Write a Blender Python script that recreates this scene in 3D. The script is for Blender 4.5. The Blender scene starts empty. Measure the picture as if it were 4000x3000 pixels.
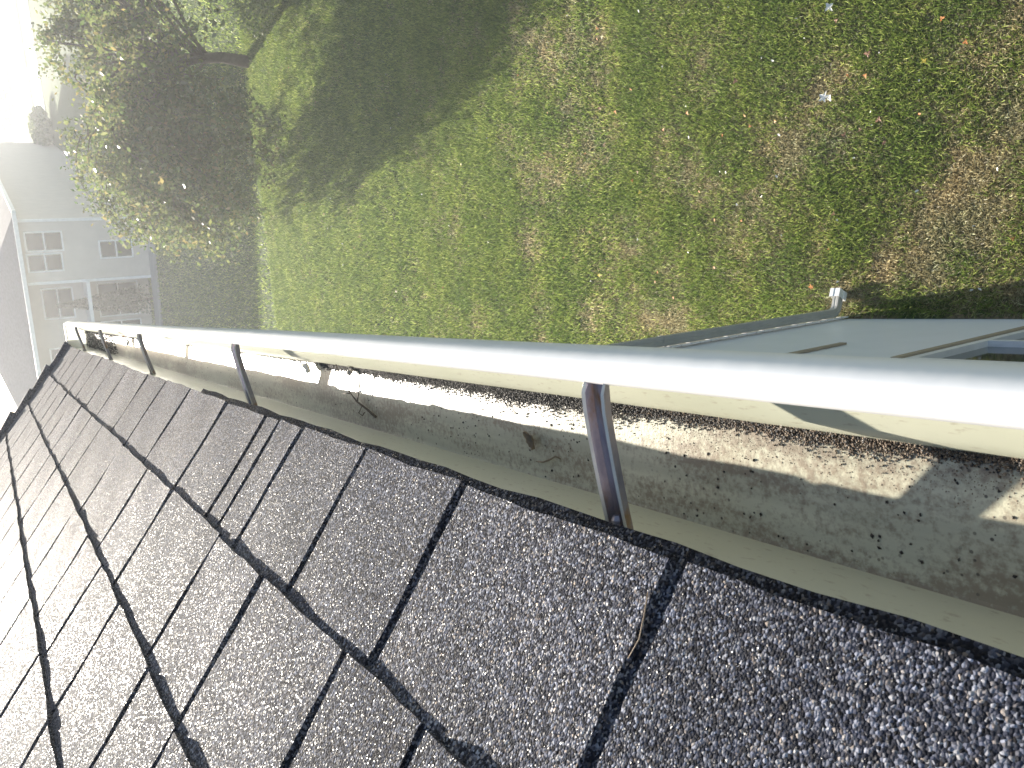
import bpy, bmesh, math, random
import numpy as np
from mathutils import Matrix, Vector
random.seed(7); rng = np.random.default_rng(11)
R = math.radians
scene = bpy.context.scene
col = scene.collection
H = 0.35            # metres from lens down to the gutter rim
CZ = 6.8            # lens height above the lawn

# ------------------------------------------------------------------ camera
B = np.array([[-0.08180418, -0.56375247, -0.82188273],
              [-0.986471, -0.07174917, 0.14740086],
              [-0.14206701, 0.82282149, -0.55025609]])   # world axes in lens axes (x right, y down, z forward)
cam_d = bpy.data.cameras.new('camera'); cam = bpy.data.objects.new('camera', cam_d); col.objects.link(cam)
rx, ry, rz = B[0], -B[1], -B[2]
m = Matrix(((rx[0], ry[0], rz[0], 0), (rx[1], ry[1], rz[1], 0), (rx[2], ry[2], rz[2], CZ), (0, 0, 0, 1)))
cam.matrix_world = m
cam_d.sensor_width = 36; cam_d.lens = 26.95; cam_d.clip_start = 0.02; cam_d.clip_end = 2000
cam_d.dof.use_dof = True; cam_d.dof.focus_distance = 1.3; cam_d.dof.aperture_fstop = 32
scene.camera = cam

# ------------------------------------------------------------------ sky and sun
SUN_EL, SUN_AZ = 17.0, -7.0
w = bpy.data.worlds.new('World'); scene.world = w; w.use_nodes = True
nt = w.node_tree; bg = nt.nodes['Background']
sky = nt.nodes.new('ShaderNodeTexSky'); sky.sky_type = 'NISHITA'; sky.sun_disc = False
sky.sun_elevation = R(SUN_EL); sky.sun_rotation = R(SUN_AZ)
nt.links.new(sky.outputs[0], bg.inputs[0]); bg.inputs[1].default_value = 0.066
sd = bpy.data.lights.new('sun', 'SUN'); sd.energy = 5.0; sd.angle = R(0.5); sd.color = (1, .92, .80)
so = bpy.data.objects.new('sun', sd); col.objects.link(so)
sv = Vector((math.sin(R(SUN_AZ))*math.cos(R(SUN_EL)), math.cos(R(SUN_AZ))*math.cos(R(SUN_EL)), math.sin(R(SUN_EL))))
so.rotation_euler = sv.to_track_quat('Z', 'Y').to_euler()
so.location = (0, 0, 30)
scene.view_settings.view_transform = 'Standard'; scene.view_settings.look = 'None'
scene.view_settings.exposure = 1.6; scene.view_settings.gamma = 1
scene.render.engine = 'CYCLES'
scene.cycles.volume_bounces = 1

# ------------------------------------------------------------------ helpers
def tag(o, label=None, cat=None, group=None, kind=None):
    if label: o['label'] = label
    if cat: o['category'] = cat
    if group: o['group'] = group
    if kind: o['kind'] = kind
    return o

def empty(name, loc):
    o = bpy.data.objects.new(name, None); col.objects.link(o); o.location = loc
    return o

def mesh_obj(name, verts, faces, mat, parent=None, smooth=False):
    me = bpy.data.meshes.new(name)
    me.from_pydata([tuple(v) for v in verts], [], faces); me.update()
    if smooth: me.polygons.foreach_set('use_smooth', [True]*len(me.polygons))
    if mat: me.materials.append(mat)
    o = bpy.data.objects.new(name, me); col.objects.link(o)
    if parent:
        o.parent = parent
        p = parent; off = Vector((0, 0, 0))
        while p: off += p.location; p = p.parent
        o.location = -off
    return o

def np_mesh(name, V, F, mat, parent=None, smooth=False):
    """V (n,3) array, F (m,k) index array"""
    me = bpy.data.meshes.new(name)
    k = F.shape[1]
    me.vertices.add(len(V)); me.vertices.foreach_set('co', V.astype(np.float32).ravel())
    me.loops.add(F.size); me.loops.foreach_set('vertex_index', F.astype(np.int32).ravel())
    me.polygons.add(len(F)); me.polygons.foreach_set('loop_start', np.arange(0, F.size, k, dtype=np.int32))
    me.polygons.foreach_set('loop_total', np.full(len(F), k, dtype=np.int32))
    if smooth: me.polygons.foreach_set('use_smooth', np.ones(len(F), bool))
    me.update(calc_edges=True); me.validate()
    me.materials.append(mat)
    o = bpy.data.objects.new(name, me); col.objects.link(o)
    if parent:
        o.parent = parent
        p = parent; off = Vector((0, 0, 0))
        while p: off += p.location; p = p.parent
        o.location = -off
    return o

class MB:
    def __init__(s): s.v = []; s.f = []
    def box(s, x0, x1, y0, y1, z0, z1):
        n = len(s.v)
        s.v += [(x0,y0,z0),(x1,y0,z0),(x1,y1,z0),(x0,y1,z0),(x0,y0,z1),(x1,y0,z1),(x1,y1,z1),(x0,y1,z1)]
        s.f += [(n,n+3,n+2,n+1),(n+4,n+5,n+6,n+7),(n,n+1,n+5,n+4),(n+1,n+2,n+6,n+5),(n+2,n+3,n+7,n+6),(n+3,n,n+4,n+7)]
        return s
    def quad(s, *p):
        n = len(s.v); s.v += list(p); s.f.append(tuple(range(n, n+len(p)))); return s
    def tube(s, pts, rad, seg=7):
        n0 = len(s.v); pts = [Vector(p) for p in pts]
        if not hasattr(rad, '__len__'): rad = [rad]*len(pts)
        for i, p in enumerate(pts):
            d = (pts[min(i+1, len(pts)-1)] - pts[max(i-1, 0)]).normalized()
            a = d.orthogonal().normalized(); b = d.cross(a)
            for k in range(seg):
                t = 2*math.pi*k/seg
                s.v.append(tuple(p + (a*math.cos(t)+b*math.sin(t))*rad[i]))
        for i in range(len(pts)-1):
            for k in range(seg):
                k2 = (k+1) % seg
                s.f.append((n0+i*seg+k, n0+i*seg+k2, n0+(i+1)*seg+k2, n0+(i+1)*seg+k))
        s.f.append(tuple(n0+k for k in range(seg))[::-1]); s.f.append(tuple(n0+(len(pts)-1)*seg+k for k in range(seg)))
        return s
    def xf(s, M):
        s.v = [tuple(M @ Vector(v)) for v in s.v]; return s
    def build(s, name, mat, parent=None, smooth=False): return mesh_obj(name, s.v, s.f, mat, parent, smooth)

# ------------------------------------------------------------------ materials
class Mat:
    def __init__(s, name):
        s.m = bpy.data.materials.new(name); s.m.use_nodes = True
        s.nt = s.m.node_tree; s.b = s.nt.nodes['Principled BSDF']
        s.out = s.nt.nodes['Material Output']
        tc = s.nt.nodes.new('ShaderNodeTexCoord'); s.co = tc.outputs['Object']
    def n(s, t, **k):
        nd = s.nt.nodes.new(t)
        for a, v in k.items(): setattr(nd, a, v)
        return nd
    def link(s, a, b): s.nt.links.new(a, b)
    def mapping(s, sc, src=None, loc=(0,0,0)):
        mp = s.n('ShaderNodeMapping'); mp.inputs['Scale'].default_value = sc; mp.inputs['Location'].default_value = loc
        s.link(src or s.co, mp.inputs[0]); return mp.outputs[0]
    def noise(s, scale, detail=4, rough=.55, src=None, dist=0):
        nn = s.n('ShaderNodeTexNoise'); nn.inputs['Scale'].default_value = scale; nn.inputs['Detail'].default_value = detail
        nn.inputs['Roughness'].default_value = rough; nn.inputs['Distortion'].default_value = dist
        s.link(src or s.co, nn.inputs['Vector']); return nn.outputs['Fac']
    def vor(s, scale, out='Color', src=None, feature='F1', rand=1):
        v = s.n('ShaderNodeTexVoronoi', feature=feature); v.inputs['Scale'].default_value = scale
        v.inputs['Randomness'].default_value = rand
        s.link(src or s.co, v.inputs['Vector']); return v.outputs[out]
    def ramp(s, src, stops, interp='LINEAR'):
        r = s.n('ShaderNodeValToRGB'); r.color_ramp.interpolation = interp; e = r.color_ramp.elements
        while len(e) < len(stops): e.new(0.5)
        for i, (p, c) in enumerate(stops):
            e[i].position = p; e[i].color = (c if hasattr(c, '__len__') else (c, c, c)) + ((1,) if not hasattr(c, '__len__') or len(c) == 3 else ())
        s.link(src, r.inputs[0]); return r.outputs[0]
    def mix(s, f, a, b, mode='MIX'):
        mx = s.n('ShaderNodeMix', data_type='RGBA', blend_type=mode)
        for sock, v in ((mx.inputs['Factor'], f), (mx.inputs['A'], a), (mx.inputs['B'], b)):
            if hasattr(v, 'is_output') or isinstance(v, bpy.types.NodeSocket): s.link(v, sock)
            elif sock.type == 'VALUE': sock.default_value = v
            else: sock.default_value = tuple(v) + (1,)
        return mx.outputs['Result']
    def math(s, op, a, b=0.0):
        mm = s.n('ShaderNodeMath', operation=op)
        for i, v in enumerate((a, b)):
            if isinstance(v, bpy.types.NodeSocket): s.link(v, mm.inputs[i])
            else: mm.inputs[i].default_value = v
        return mm.outputs[0]
    def set(s, **k):
        for a, v in k.items():
            sock = s.b.inputs[a.replace('_', ' ')]
            if isinstance(v, bpy.types.NodeSocket): s.link(v, sock)
            elif hasattr(v, '__len__') and len(v) == 3: sock.default_value = tuple(v)+(1,)
            else: sock.default_value = v
        return s
    def bump(s, h, strength=.5, dist=.01, normal=None):
        b = s.n('ShaderNodeBump'); b.inputs['Strength'].default_value = strength; b.inputs['Distance'].default_value = dist
        s.link(h, b.inputs['Height'])
        if normal: s.link(normal, b.inputs['Normal'])
        s.link(b.outputs[0], s.b.inputs['Normal']); return b.outputs[0]

def mat_shingle(name='shingle_granules', dark=1.0):
    M = Mat(name)
    warp = M.n('ShaderNodeVectorMath', operation='ADD')
    nz = M.n('ShaderNodeTexNoise'); nz.inputs['Scale'].default_value = 300
    M.link(M.co, nz.inputs['Vector'])
    sc = M.n('ShaderNodeVectorMath', operation='SCALE'); sc.inputs['Scale'].default_value = .0022
    M.link(nz.outputs['Color'], sc.inputs[0]); M.link(M.co, warp.inputs[0]); M.link(sc.outputs[0], warp.inputs[1])
    co = warp.outputs[0]
    v = M.n('ShaderNodeTexVoronoi'); v.inputs['Scale'].default_value = 540; M.link(co, v.inputs['Vector'])
    sep = M.n('ShaderNodeSeparateColor'); M.link(v.outputs['Color'], sep.inputs[0])
    base = M.ramp(sep.outputs[0], [(0, (.010*dark, .011*dark, .015*dark)), (.40, (.030*dark, .032*dark, .042*dark)), (.66, (.10*dark, .10*dark, .118*dark)), (.85, (.23*dark, .228*dark, .245*dark)), (1, (.42*dark, .41*dark, .41*dark))])
    tint = M.ramp(sep.outputs[1], [(0, (.85, .92, 1.12)), (.8, (1, 1, 1)), (1, (1.25, 1.03, .82))])
    c = M.mix(1, base, tint, 'MULTIPLY')
    broad = M.ramp(M.noise(6, 5), [(.3, .8), (.7, 1.15)])
    c = M.mix(1, c, broad, 'MULTIPLY')
    gi = M.n('ShaderNodeNewGeometry'); tone = M.ramp(gi.outputs['Random Per Island'], [(0, (.78, .79, .84)), (.5, (1, 1, 1)), (1, (1.2, 1.17, 1.14))])
    c = M.mix(1, c, tone, 'MULTIPLY')
    M.set(Base_Color=c)
    # granules: rounded stones with their own tilt
    hgt = M.math('SUBTRACT', 1, M.math('MULTIPLY', v.outputs['Distance'], 1.3))
    hgt = M.math('ADD', hgt, M.math('MULTIPLY', sep.outputs[2], .9))
    M.bump(hgt, .66, .0013)
    rg = M.ramp(sep.outputs[2], [(0, .9), (.8, .8), (.94, .5), (1, .25)])
    M.set(Roughness=rg)
    M.b.inputs['Specular IOR Level'].default_value = .1
    return M.m

def mat_simple(name, colr, rough=.5, metal=0, var=.08, scale=8, bump=0, spec=.5):
    M = Mat(name)
    f = M.noise(scale, 6, .6)
    c = M.ramp(f, [(.3, tuple(x*(1-var) for x in colr)), (.7, tuple(min(1, x*(1+var)) for x in colr))])
    M.set(Base_Color=c, Roughness=rough, Metallic=metal)
    M.b.inputs['Specular IOR Level'].default_value = spec
    if bump: M.bump(M.noise(scale*6, 4), bump, .003)
    return M.m

def mat_paint():
    M = Mat('white_enamel')
    spots = M.ramp(M.vor(38, 'Distance'), [(.0, (.35, .33, .3)), (.035, (.35, .33, .3)), (.06, (.86, .86, .86))])
    keep = M.ramp(M.noise(13, 2), [(.62, 0.0), (.66, 1.0)])
    c = M.mix(keep, (.86, .86, .86), spots)
    sm = M.ramp(M.noise(5, 6, .6), [(.3, .93), (.7, 1.0)])
    M.set(Base_Color=M.mix(1, c, sm, 'MULTIPLY'), Roughness=.34)
    M.bump(M.noise(22, 3), .12, .004)
    return M.m

def mat_gutter_inside():
    M = Mat('gutter_inside_enamel')
    base = M.ramp(M.noise(7, 4), [(.3, (.53, .52, .39)), (.7, (.66, .64, .50))])
    st = M.mapping((9, 2.2, 9))
    dirtf = M.noise(1.5, 9, .68, src=st)
    fine = M.noise(160, 4, .7)
    sx = M.n('ShaderNodeSeparateXYZ'); M.link(M.co, sx.inputs[0])
    back = M.ramp(M.math('MULTIPLY', sx.outputs[0], -1.0), [(.165, 0.0), (.20, .05)])
    dirtf = M.math('ADD', dirtf, back)
    fac = M.ramp(M.math('ADD', dirtf, M.math('MULTIPLY', fine, .55)), [(.74, 0.0), (.88, .75)])
    c = M.mix(fac, base, (.24, .175, .125))
    sp = M.ramp(M.vor(150, 'Distance'), [(0, 1.0), (.14, 1.0), (.2, 0.0)])
    kp = M.ramp(M.noise(9, 3), [(.5, 0.0), (.62, 1.0)])
    c = M.mix(M.math('MULTIPLY', sp, kp), c, (.08, .065, .055))
    wash = M.ramp(M.noise(1, 3, .5, src=M.mapping((60, 3, 60))), [(.35, .78), (.65, 1.0)])
    M.set(Base_Color=M.mix(1, c, wash, 'MULTIPLY'), Roughness=.33)
    M.b.inputs['Specular IOR Level'].default_value = .6
    M.bump(fine, .25, .0015)
    return M.m

def mat_gutter_wall():
    M = Mat('gutter_wall_enamel')
    base = M.ramp(M.noise(6, 5), [(.3, (.50, .51, .39)), (.7, (.57, .57, .45))])
    sp = M.ramp(M.noise(1, 3, .6, src=M.mapping((240, 90, 240))), [(.6, 0.0), (.7, .5)])
    c = M.mix(sp, base, (.30, .25, .18))
    M.set(Base_Color=c, Roughness=.36); M.b.inputs['Specular IOR Level'].default_value = .55
    return M.m

def mat_metal():
    M = Mat('galvanised_steel')
    f = M.noise(1, 7, .65, src=M.mapping((14, 60, 30)))
    c = M.ramp(f, [(.3, (.20, .20, .26)), (.50, (.34, .32, .36)), (.64, (.30, .19, .11))])
    M.set(Base_Color=c, Metallic=.55, Roughness=M.ramp(M.noise(60, 4), [(.3, .28), (.7, .48)]))
    M.bump(M.noise(90, 3), .1, .002)
    return M.m

def mat_leafy(name, cols, rough=.45, trans=.35, spec=.5):
    M = Mat(name)
    g = M.n('ShaderNodeNewGeometry')
    k = len(cols)
    c = M.ramp(g.outputs['Random Per Island'], [(i/max(1, k-1), cc) for i, cc in enumerate(cols)])
    M.set(Base_Color=c, Roughness=rough); M.b.inputs['Specular IOR Level'].default_value = spec
    if trans:
        tr = M.n('ShaderNodeBsdfTranslucent'); M.link(c, tr.inputs[0])
        mx = M.n('ShaderNodeMixShader'); mx.inputs[0].default_value = trans
        M.link(M.b.outputs[0], mx.inputs[1]); M.link(tr.outputs[0], mx.inputs[2]); M.link(mx.outputs[0], M.out.inputs[0])
    return M.m

def mat_lawn_soil():
    M = Mat('thatch_and_soil')
    f1 = M.noise(1.1, 6, .6); f2 = M.noise(38, 5, .7)
    straw = M.ramp(f2, [(.3, (.07, .055, .03)), (.5, (.18, .155, .085)), (.68, (.34, .28, .18))])
    green = M.ramp(f2, [(.3, (.018, .035, .01)), (.5, (.055, .1, .022)), (.7, (.12, .16, .05))])
    sep = M.n('ShaderNodeSeparateXYZ'); M.link(M.co, sep.inputs[0])
    far = M.ramp(M.math('MULTIPLY', sep.outputs[1], 1/20), [(.3, .0), (.55, .30)])
    k = M.ramp(M.math('ADD', f1, far), [(.46, 0.0), (.60, 1.0)])
    M.set(Base_Color=M.mix(k, straw, green), Roughness=.9)
    M.b.inputs['Specular IOR Level'].default_value = .15
    M.bump(f2, .8, .02)
    return M.m

def mat_grass(name, lo, mid, hi):
    M = Mat(name)
    g = M.n('ShaderNodeNewGeometry')
    c = M.ramp(g.outputs['Random Per Island'], [(0, lo), (.5, mid), (.88, hi), (1, tuple(min(1, x*1.7+.05) for x in hi))])
    patch = M.ramp(M.noise(1.7, 4), [(.3, (.72, .8, .7)), (.7, (1.2, 1.12, 1.0))])
    c = M.mix(1, c, patch, 'MULTIPLY')
    M.set(Base_Color=c, Roughness=.42); M.b.inputs['Specular IOR Level'].default_value = .45
    tr = M.n('ShaderNodeBsdfTranslucent'); M.link(c, tr.inputs[0])
    mx = M.n('ShaderNodeMixShader'); mx.inputs[0].default_value = .5
    M.link(M.b.outputs[0], mx.inputs[1]); M.link(tr.outputs[0], mx.inputs[2]); M.link(mx.outputs[0], M.out.inputs[0])
    return M.m

def mat_glass(name='window_glass'):
    M = Mat(name); M.set(Base_Color=(.03, .04, .045), Roughness=.06); M.b.inputs['Specular IOR Level'].default_value = .8
    return M.m

def mat_siding(name, colr, pitch=.115):
    M = Mat(name)
    sep = M.n('ShaderNodeSeparateXYZ'); M.link(M.co, sep.inputs[0])
    f = M.noise(3, 5)
    M.set(Base_Color=M.ramp(f, [(.3, tuple(x*.95 for x in colr)), (.7, colr)]), Roughness=.4)
    return M.m

shingle = mat_shingle()
steel_lit_edge = mat_simple('steel_lit_edge', (.74, .70, .62), .32, .25, .12, 40)  # lighter copy of the hanger steel; sunlit flange edges put into its colour
enamel = mat_paint(); inside = mat_gutter_inside(); backwall = mat_gutter_wall(); steel = mat_metal()
white_vinyl = mat_siding('white_vinyl_siding', (.76, .79, .84))
trim_tan = mat_simple('tan_caulk_trim', (.32, .27, .2), .7)
grey_pipe = mat_simple('grey_painted_downspout', (.36, .36, .34), .45)
white_trim = mat_simple('white_trim', (.78, .78, .78), .4)
glass = mat_glass()

# ------------------------------------------------------------------ ground
gv = []; N = 60
def gring(a): return np.sign(a)*np.abs(a)**2.2*600
xs = gring(np.linspace(-1, 1, N)); ys = gring(np.linspace(-1, 1, N))
for y in ys:
    for x in xs: gv.append((x, y, -.02))
F = [(j*N+i, j*N+i+1, (j+1)*N+i+1, (j+1)*N+i) for j in range(N-1) for i in range(N-1)]
ground = mesh_obj('ground', gv, F, mat_lawn_soil()); tag(ground, kind='structure')

# dry patches of the lawn, world positions
DRY = [(-.40, 6.1, .55, .9), (-.30, 8.1, .45, .7), (.05, 3.3, .6, .5), (.7, 3.05, .6, .45), (1.2, 4.8, .35, .35), (-.05, 5.5, .45, .7), (.5, 5.1, .3, .3),
       (1.5, 6.3, .25, .5), (.3, 7.2, .3, .5), (-.45, 4.35, .2, .35), (-.5, 10.3, .3, .6), (1.4, 3.2, .4, .3), (.45, 9.2, .3, .6), (2.6, 7.5, .4, .5), (3.2, 9.6, .4, .6), (1.2, 8.4, .25, .4)]
def vnoise(x, y, s, seed):
    r = np.random.default_rng(seed); T = r.random((64, 64))
    u = x/s + 100.3; v = y/s + 57.1
    iu = np.floor(u).astype(int); iv = np.floor(v).astype(int); fu = u-iu; fv = v-iv
    fu = fu*fu*(3-2*fu); fv = fv*fv*(3-2*fv)
    g = lambda a, b: T[a % 64, b % 64]
    return (g(iu, iv)*(1-fu)+g(iu+1, iv)*fu)*(1-fv)+(g(iu, iv+1)*(1-fu)+g(iu+1, iv+1)*fu)*fv
def dryness(x, y):
    d = np.zeros_like(x)
    for a, b, sx, sy in DRY: d += .42*np.exp(-((x-a)/sx)**2-((y-b)/sy)**2)
    n1 = vnoise(x, y, .55, 1)*.5+vnoise(x, y, .22, 2)*.3+vnoise(x, y, .09, 3)*.2
    far = np.clip((y-7)/9, 0, 1)
    return d*.62 + (n1-.5)*1.8 + .49 - far*.62
def in_view(x, y, pad=260):
    P = np.stack([x, y, np.full_like(x, -CZ)]); c = B @ P
    u = 2000+2994*c[0]/c[2]; v = 1500+2994*c[1]/c[2]
    return (c[2] > 0) & (u > 300-pad) & (u < 4000+pad) & (v > -pad) & (v < 1500)
def make_blades(x, y, hgt, wid, lean, rngl):
    n = len(x); a = rngl.random(n)*2*np.pi; b = rngl.random(n)*2*np.pi
    L = hgt*(.6+.8*rngl.random(n)); ln = lean*(.3+rngl.random(n))
    dx = np.cos(a)*wid*.5; dy = np.sin(a)*wid*.5
    p0 = np.stack([x-dx, y-dy, np.full(n, -.015)], 1); p1 = np.stack([x+dx, y+dy, np.full(n, -.015)], 1)
    p2 = np.stack([x+np.cos(b)*L*ln, y+np.sin(b)*L*ln, L*np.sqrt(np.clip(1-(ln*.8)**2, .05, 1))], 1)
    V = np.stack([p0, p1, p2], 1).reshape(-1, 3); Fi = np.arange(n*3).reshape(-1, 3)
    return V, Fi
def scatter(n, x0, x1, y0, y1):
    x = rng.uniform(x0, x1, n); y = rng.uniform(y0, y1, n)
    k = in_view(x, y) & ((x > -.66) | (y > 4.5)); return x[k], y[k]
Vg, Fg, Vd, Fd = [], [], [], []
og = od = 0
for (n, x0, x1, y0, y1, hh, ww) in ((330000, -1.2, 4.2, 2.2, 7.5, .055, .010), (260000, -1.2, 7, 7.5, 13, .06, .013), (240000, -1.2, 10, 13, 22, .065, .018), (120000, -3, 20, 22, 45, .08, .035)):
    x, y = scatter(n, x0, x1, y0, y1)
    d = dryness(x, y); u = rng.random(len(x))
    dry = d + (u-.5)*1.05 > .49
    keep = ~dry | (rng.random(len(x)) < .85)
    x, y, dry = x[keep], y[keep], dry[keep]
    v, f = make_blades(x[~dry], y[~dry], hh, ww, .95, rng); Vg.append(v); Fg.append(f+og); og += len(v)
    v, f = make_blades(x[dry], y[dry], hh*.55, ww*1.0, 1.35, rng); Vd.append(v); Fd.append(f+od); od += len(v)
grass = np_mesh('grass', np.concatenate(Vg), np.concatenate(Fg), mat_grass('green_blades', (.075, .14, .024), (.20, .29, .06), (.37, .43, .13)))
tag(grass, 'green short lawn grass below the gutter', 'grass', kind='stuff')
dryg = np_mesh('dry_grass', np.concatenate(Vd), np.concatenate(Fd), mat_grass('straw_blades', (.24, .205, .115), (.46, .40, .25), (.66, .59, .40)))
tag(dryg, 'dry straw coloured patches scattered in the lawn', 'dry grass', kind='stuff')

# ------------------------------------------------------------------ own house
house = empty('house', (-.7, 4.4, 0))
tag(house, 'white house in the foreground with black shingled roof and dirty white gutter', 'house')
ZR = CZ - H                                   # rim height
def hp(x, z): return (x*H, CZ + z*H)          # profile point in H units
TH = .71
nrm = Vector((math.sin(TH), 0, math.cos(TH))); up = Vector((-math.cos(TH), 0, math.sin(TH)))
E0 = Vector((-.559*H, 0, CZ-H))               # eave edge, top face
def RP(y, v, h=0):                            # roof point: y metres, v metres up the slope, h off the deck
    p = E0 + up*v + nrm*(h-.0105); return (p.x, y, p.z)
EX = .527*H
rows = {0: [.98, 1.76, 2.41, 3.04, 3.33, 3.53, 4.23, 5.14, 5.94, 6.66, 7.69, 8.58, 9.65, 10.45, 11.22, 12.1, 12.83, 13.85],
        1: [1.42, 1.87, 2.6, 3.2, 4.17, 4.87, 5.9, 7.04, 7.81, 8.71, 9.55, 10.34, 11.05, 11.79, 12.5, 13.3, 14.0],
        2: [1.75, 2.56, 3.06, 3.85, 4.52, 5.17, 5.95, 6.88, 7.71, 8.52, 9.44, 10.2, 11.0, 11.9, 12.8, 13.6],
        3: [2.2, 2.95, 3.76, 4.55, 5.52, 6.3, 7.1, 7.9, 8.7, 9.6, 10.4, 11.3, 12.1, 13.0, 13.9]}
YF = 14.35*H                                  # far end of the field shingles
NROW = 16
sv_, sf_ = [], []
def wob(t, s, a): return a*(math.sin(t*37+s*3.1)+.6*math.sin(t*91+s*7.7)+.4*math.sin(t*203+s))
for r in range(NROW):
    ys_ = [y*H for y in rows[r]] if r in rows else []
    if not ys_:
        y = random.uniform(0, .3)
        while y < YF-.1: ys_.append(y); y += random.uniform(.25, .33)
    lo = ys_[0]
    while lo > -1.4: lo -= random.uniform(.26, .31); ys_.insert(0, lo)
    ys_.append(YF+.02)
    # layer below, seen through the slots
    n0 = len(sv_); K = 80
    for i in range(K+1):
        y = ys_[0] + (YF-ys_[0])*i/K
        sv_ += [RP(y, r*EX+.004, .0052), RP(y, (r+1)*EX+.02, .0003)]
    for i in range(K): a = n0+2*i; sf_.append((a, a+1, a+3, a+2))
    for i in range(len(ys_)-1):
        g = random.uniform(.0058, .0080)
        a, b = ys_[i]+g, ys_[i+1]-g
        if a > 2.2: g2 = .001
        nu, nv = 8, 7
        sd_ = random.random()*50
        lift = [random.uniform(0, .0038), random.uniform(0, .0038)]
        jit = random.uniform(-.0025, .0025)
        n0 = len(sv_)
        for jv in range(nv+1):
            t = jv/nv; v = r*EX + jit*(1-t) + (EX+.03)*t
            for iu in range(nu+1):
                q = iu/nu
                ya = a + wob(v, sd_, .0009); yb = b + wob(v+1, sd_, .0009)
                y = ya+(yb-ya)*q
                vv = v + (wob(y, sd_, .0009) if jv == 0 else 0)
                hgt = .0125 - .0046*(vv-r*EX)/EX + (lift[0]*(1-q)+lift[1]*q)*max(0, 1-t*1.6)**1.5*(.3+.7*abs(2*q-1)) + .0006*math.sin(y*23+v*31+sd_)
                sv_.append(RP(y, vv, hgt))
        for jv in range(nv):
            for iu in range(nu):
                k = n0+jv*(nu+1)+iu; sf_.append((k, k+1, k+nu+2, k+nu+1)[::-1])
        # skirts: lower edge and both sides
        def skirt(idx):
            base = len(sv_)
            for k in idx:
                p = Vector(sv_[k]); sv_.append(tuple(p - nrm*.0078))
            for q in range(len(idx)-1):
                sf_.append((idx[q], idx[q+1], base+q+1, base+q))
        skirt([n0+iu for iu in range(nu+1)])
        skirt([n0+jv*(nu+1) for jv in range(nv+1)][::-1])
        skirt([n0+jv*(nu+1)+nu for jv in range(nv+1)])
roof = mesh_obj('roof', sv_, sf_, shingle, house)
# starter strip poking out below the first course
mb = MB()
pts = []
for i in range(60):
    y = -1.4 + (4.98*H+.0-(-1.4))*i/59*1.0
    ww_ = .012 + .0012*math.sin(y*40)+.001*math.sin(y*97)
    pts.append((y, ww_))
n0 = len(mb.v)
for y, ww_ in pts:
    mb.v += [RP(y, -ww_, .0042), RP(y, .05, .0042), RP(y, -ww_, -.0012)]
for i in range(len(pts)-1):
    a = n0+3*i; mb.f += [(a, a+3, a+4, a+1), (a+2, a+5, a+3, a)]
e = len(mb.v)-3; mb.v.append(RP(pts[-1][0], .05, -.0012)); mb.f.append((e, e+2, e+3, e+1))
mb.build('starter_strip', mat_shingle('starter_granules', .45), roof)
# rake caps along the far gable edge
for k in range(14):
    mb = MB(); v0 = -.01 + k*.155; v1 = v0+.2
    hh0, hh1 = .040+random.uniform(0, .012), .022
    nx = 6; base = 0
    ya, yb = YF-.15+random.uniform(-.015, .015), YF+.075
    for t in range(nx+1):
        q = t/nx; y = ya+(yb-ya)*q
        arch = .012*math.sin(q*math.pi)-.035*q
        mb.v += [RP(y, v0+wob(y, k, .001), hh0+arch), RP(y, v1, hh1+arch), RP(y, v0+wob(y, k, .001), hh0+arch-.006)]
    for t in range(nx):
        a = 3*t; mb.f += [(a, a+3, a+4, a+1)[::-1], (a+2, a+5, a+3, a)]
    mb.v += [RP(ya, v0, .006), RP(ya, v1, .002)]; mb.f.append((0, 1, len(mb.v)-1, len(mb.v)-2))
    mb.build('rake_cap', shingle, roof)
# deck, back slope, soffit, gable
ridge_v = NROW*EX
rp = RP(0, ridge_v, 0); xr, zr = rp[0], rp[2]
mb = MB()
p0, p1 = RP(-3, 0, -.001), RP(-3, ridge_v, -.001); q0, q1 = RP(YF+.07, 0, -.001), RP(YF+.07, ridge_v, -.001)
mb.quad(p0, p1, q1, q0)
mb.v += [tuple(Vector(v)-nrm*.015) for v in mb.v[:4]]; mb.f += [(4, 7, 6, 5), (0, 4, 5, 1), (2, 6, 7, 3), (3, 7, 4, 0)]
mb.build('roof_deck', trim_tan, roof)
# shingles nearer than the camera stay plain courses; opposite slope
xe = 2*xr - E0.x
MB().quad((xr, -3, zr), (xe, -3, CZ-H), (xe, YF+.07, CZ-H), (xr, YF+.07, zr)).build('back_slope', shingle, roof)
# fascia and soffit
fx = -.606*H
fas = MB().box(fx-.022, fx, -3, YF+.07, CZ-1.36*H, CZ-1.0*H).build('fascia', white_trim, house)
MB().box(-.72, fx-.022, -3, YF+.05, CZ-1.36*H, CZ-1.33*H).build('soffit', white_trim, house)
# walls with lap siding profile
WX, YC = -.70, 4.40
lap = .115; zt = CZ-1.36*H
wv, wf = [], []
nl = int(zt/lap)
hole = (.90, 2.455, CZ-6.35, CZ-4.45)   # window opening y0,y1,z0,z1
prof = []
for i in range(nl+1):
    z0 = i*lap; z1 = min(zt, z0+lap-.001); prof.append((z0, .007)); prof.append((z1, .002))
for (x_, z_) in []: pass
def wallstrip(y0, y1, za=0, zb=zt):
    n0 = len(wv); pp = [(z, o) for z, o in prof if za-1e-6 <= z <= zb+1e-6]
    pp = [(za, .004)] + pp + [(zb, .004)]
    for z, o in pp: wv.extend([(WX+o, y0, z), (WX+o, y1, z)])
    for i in range(len(pp)-1): a = n0+2*i; wf.append((a, a+1, a+3, a+2))
wallstrip(-3, hole[0]); wallstrip(hole[0], hole[1], 0, hole[2]); wallstrip(hole[0], hole[1], hole[3], zt); wallstrip(hole[1], YC-.05)
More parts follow.
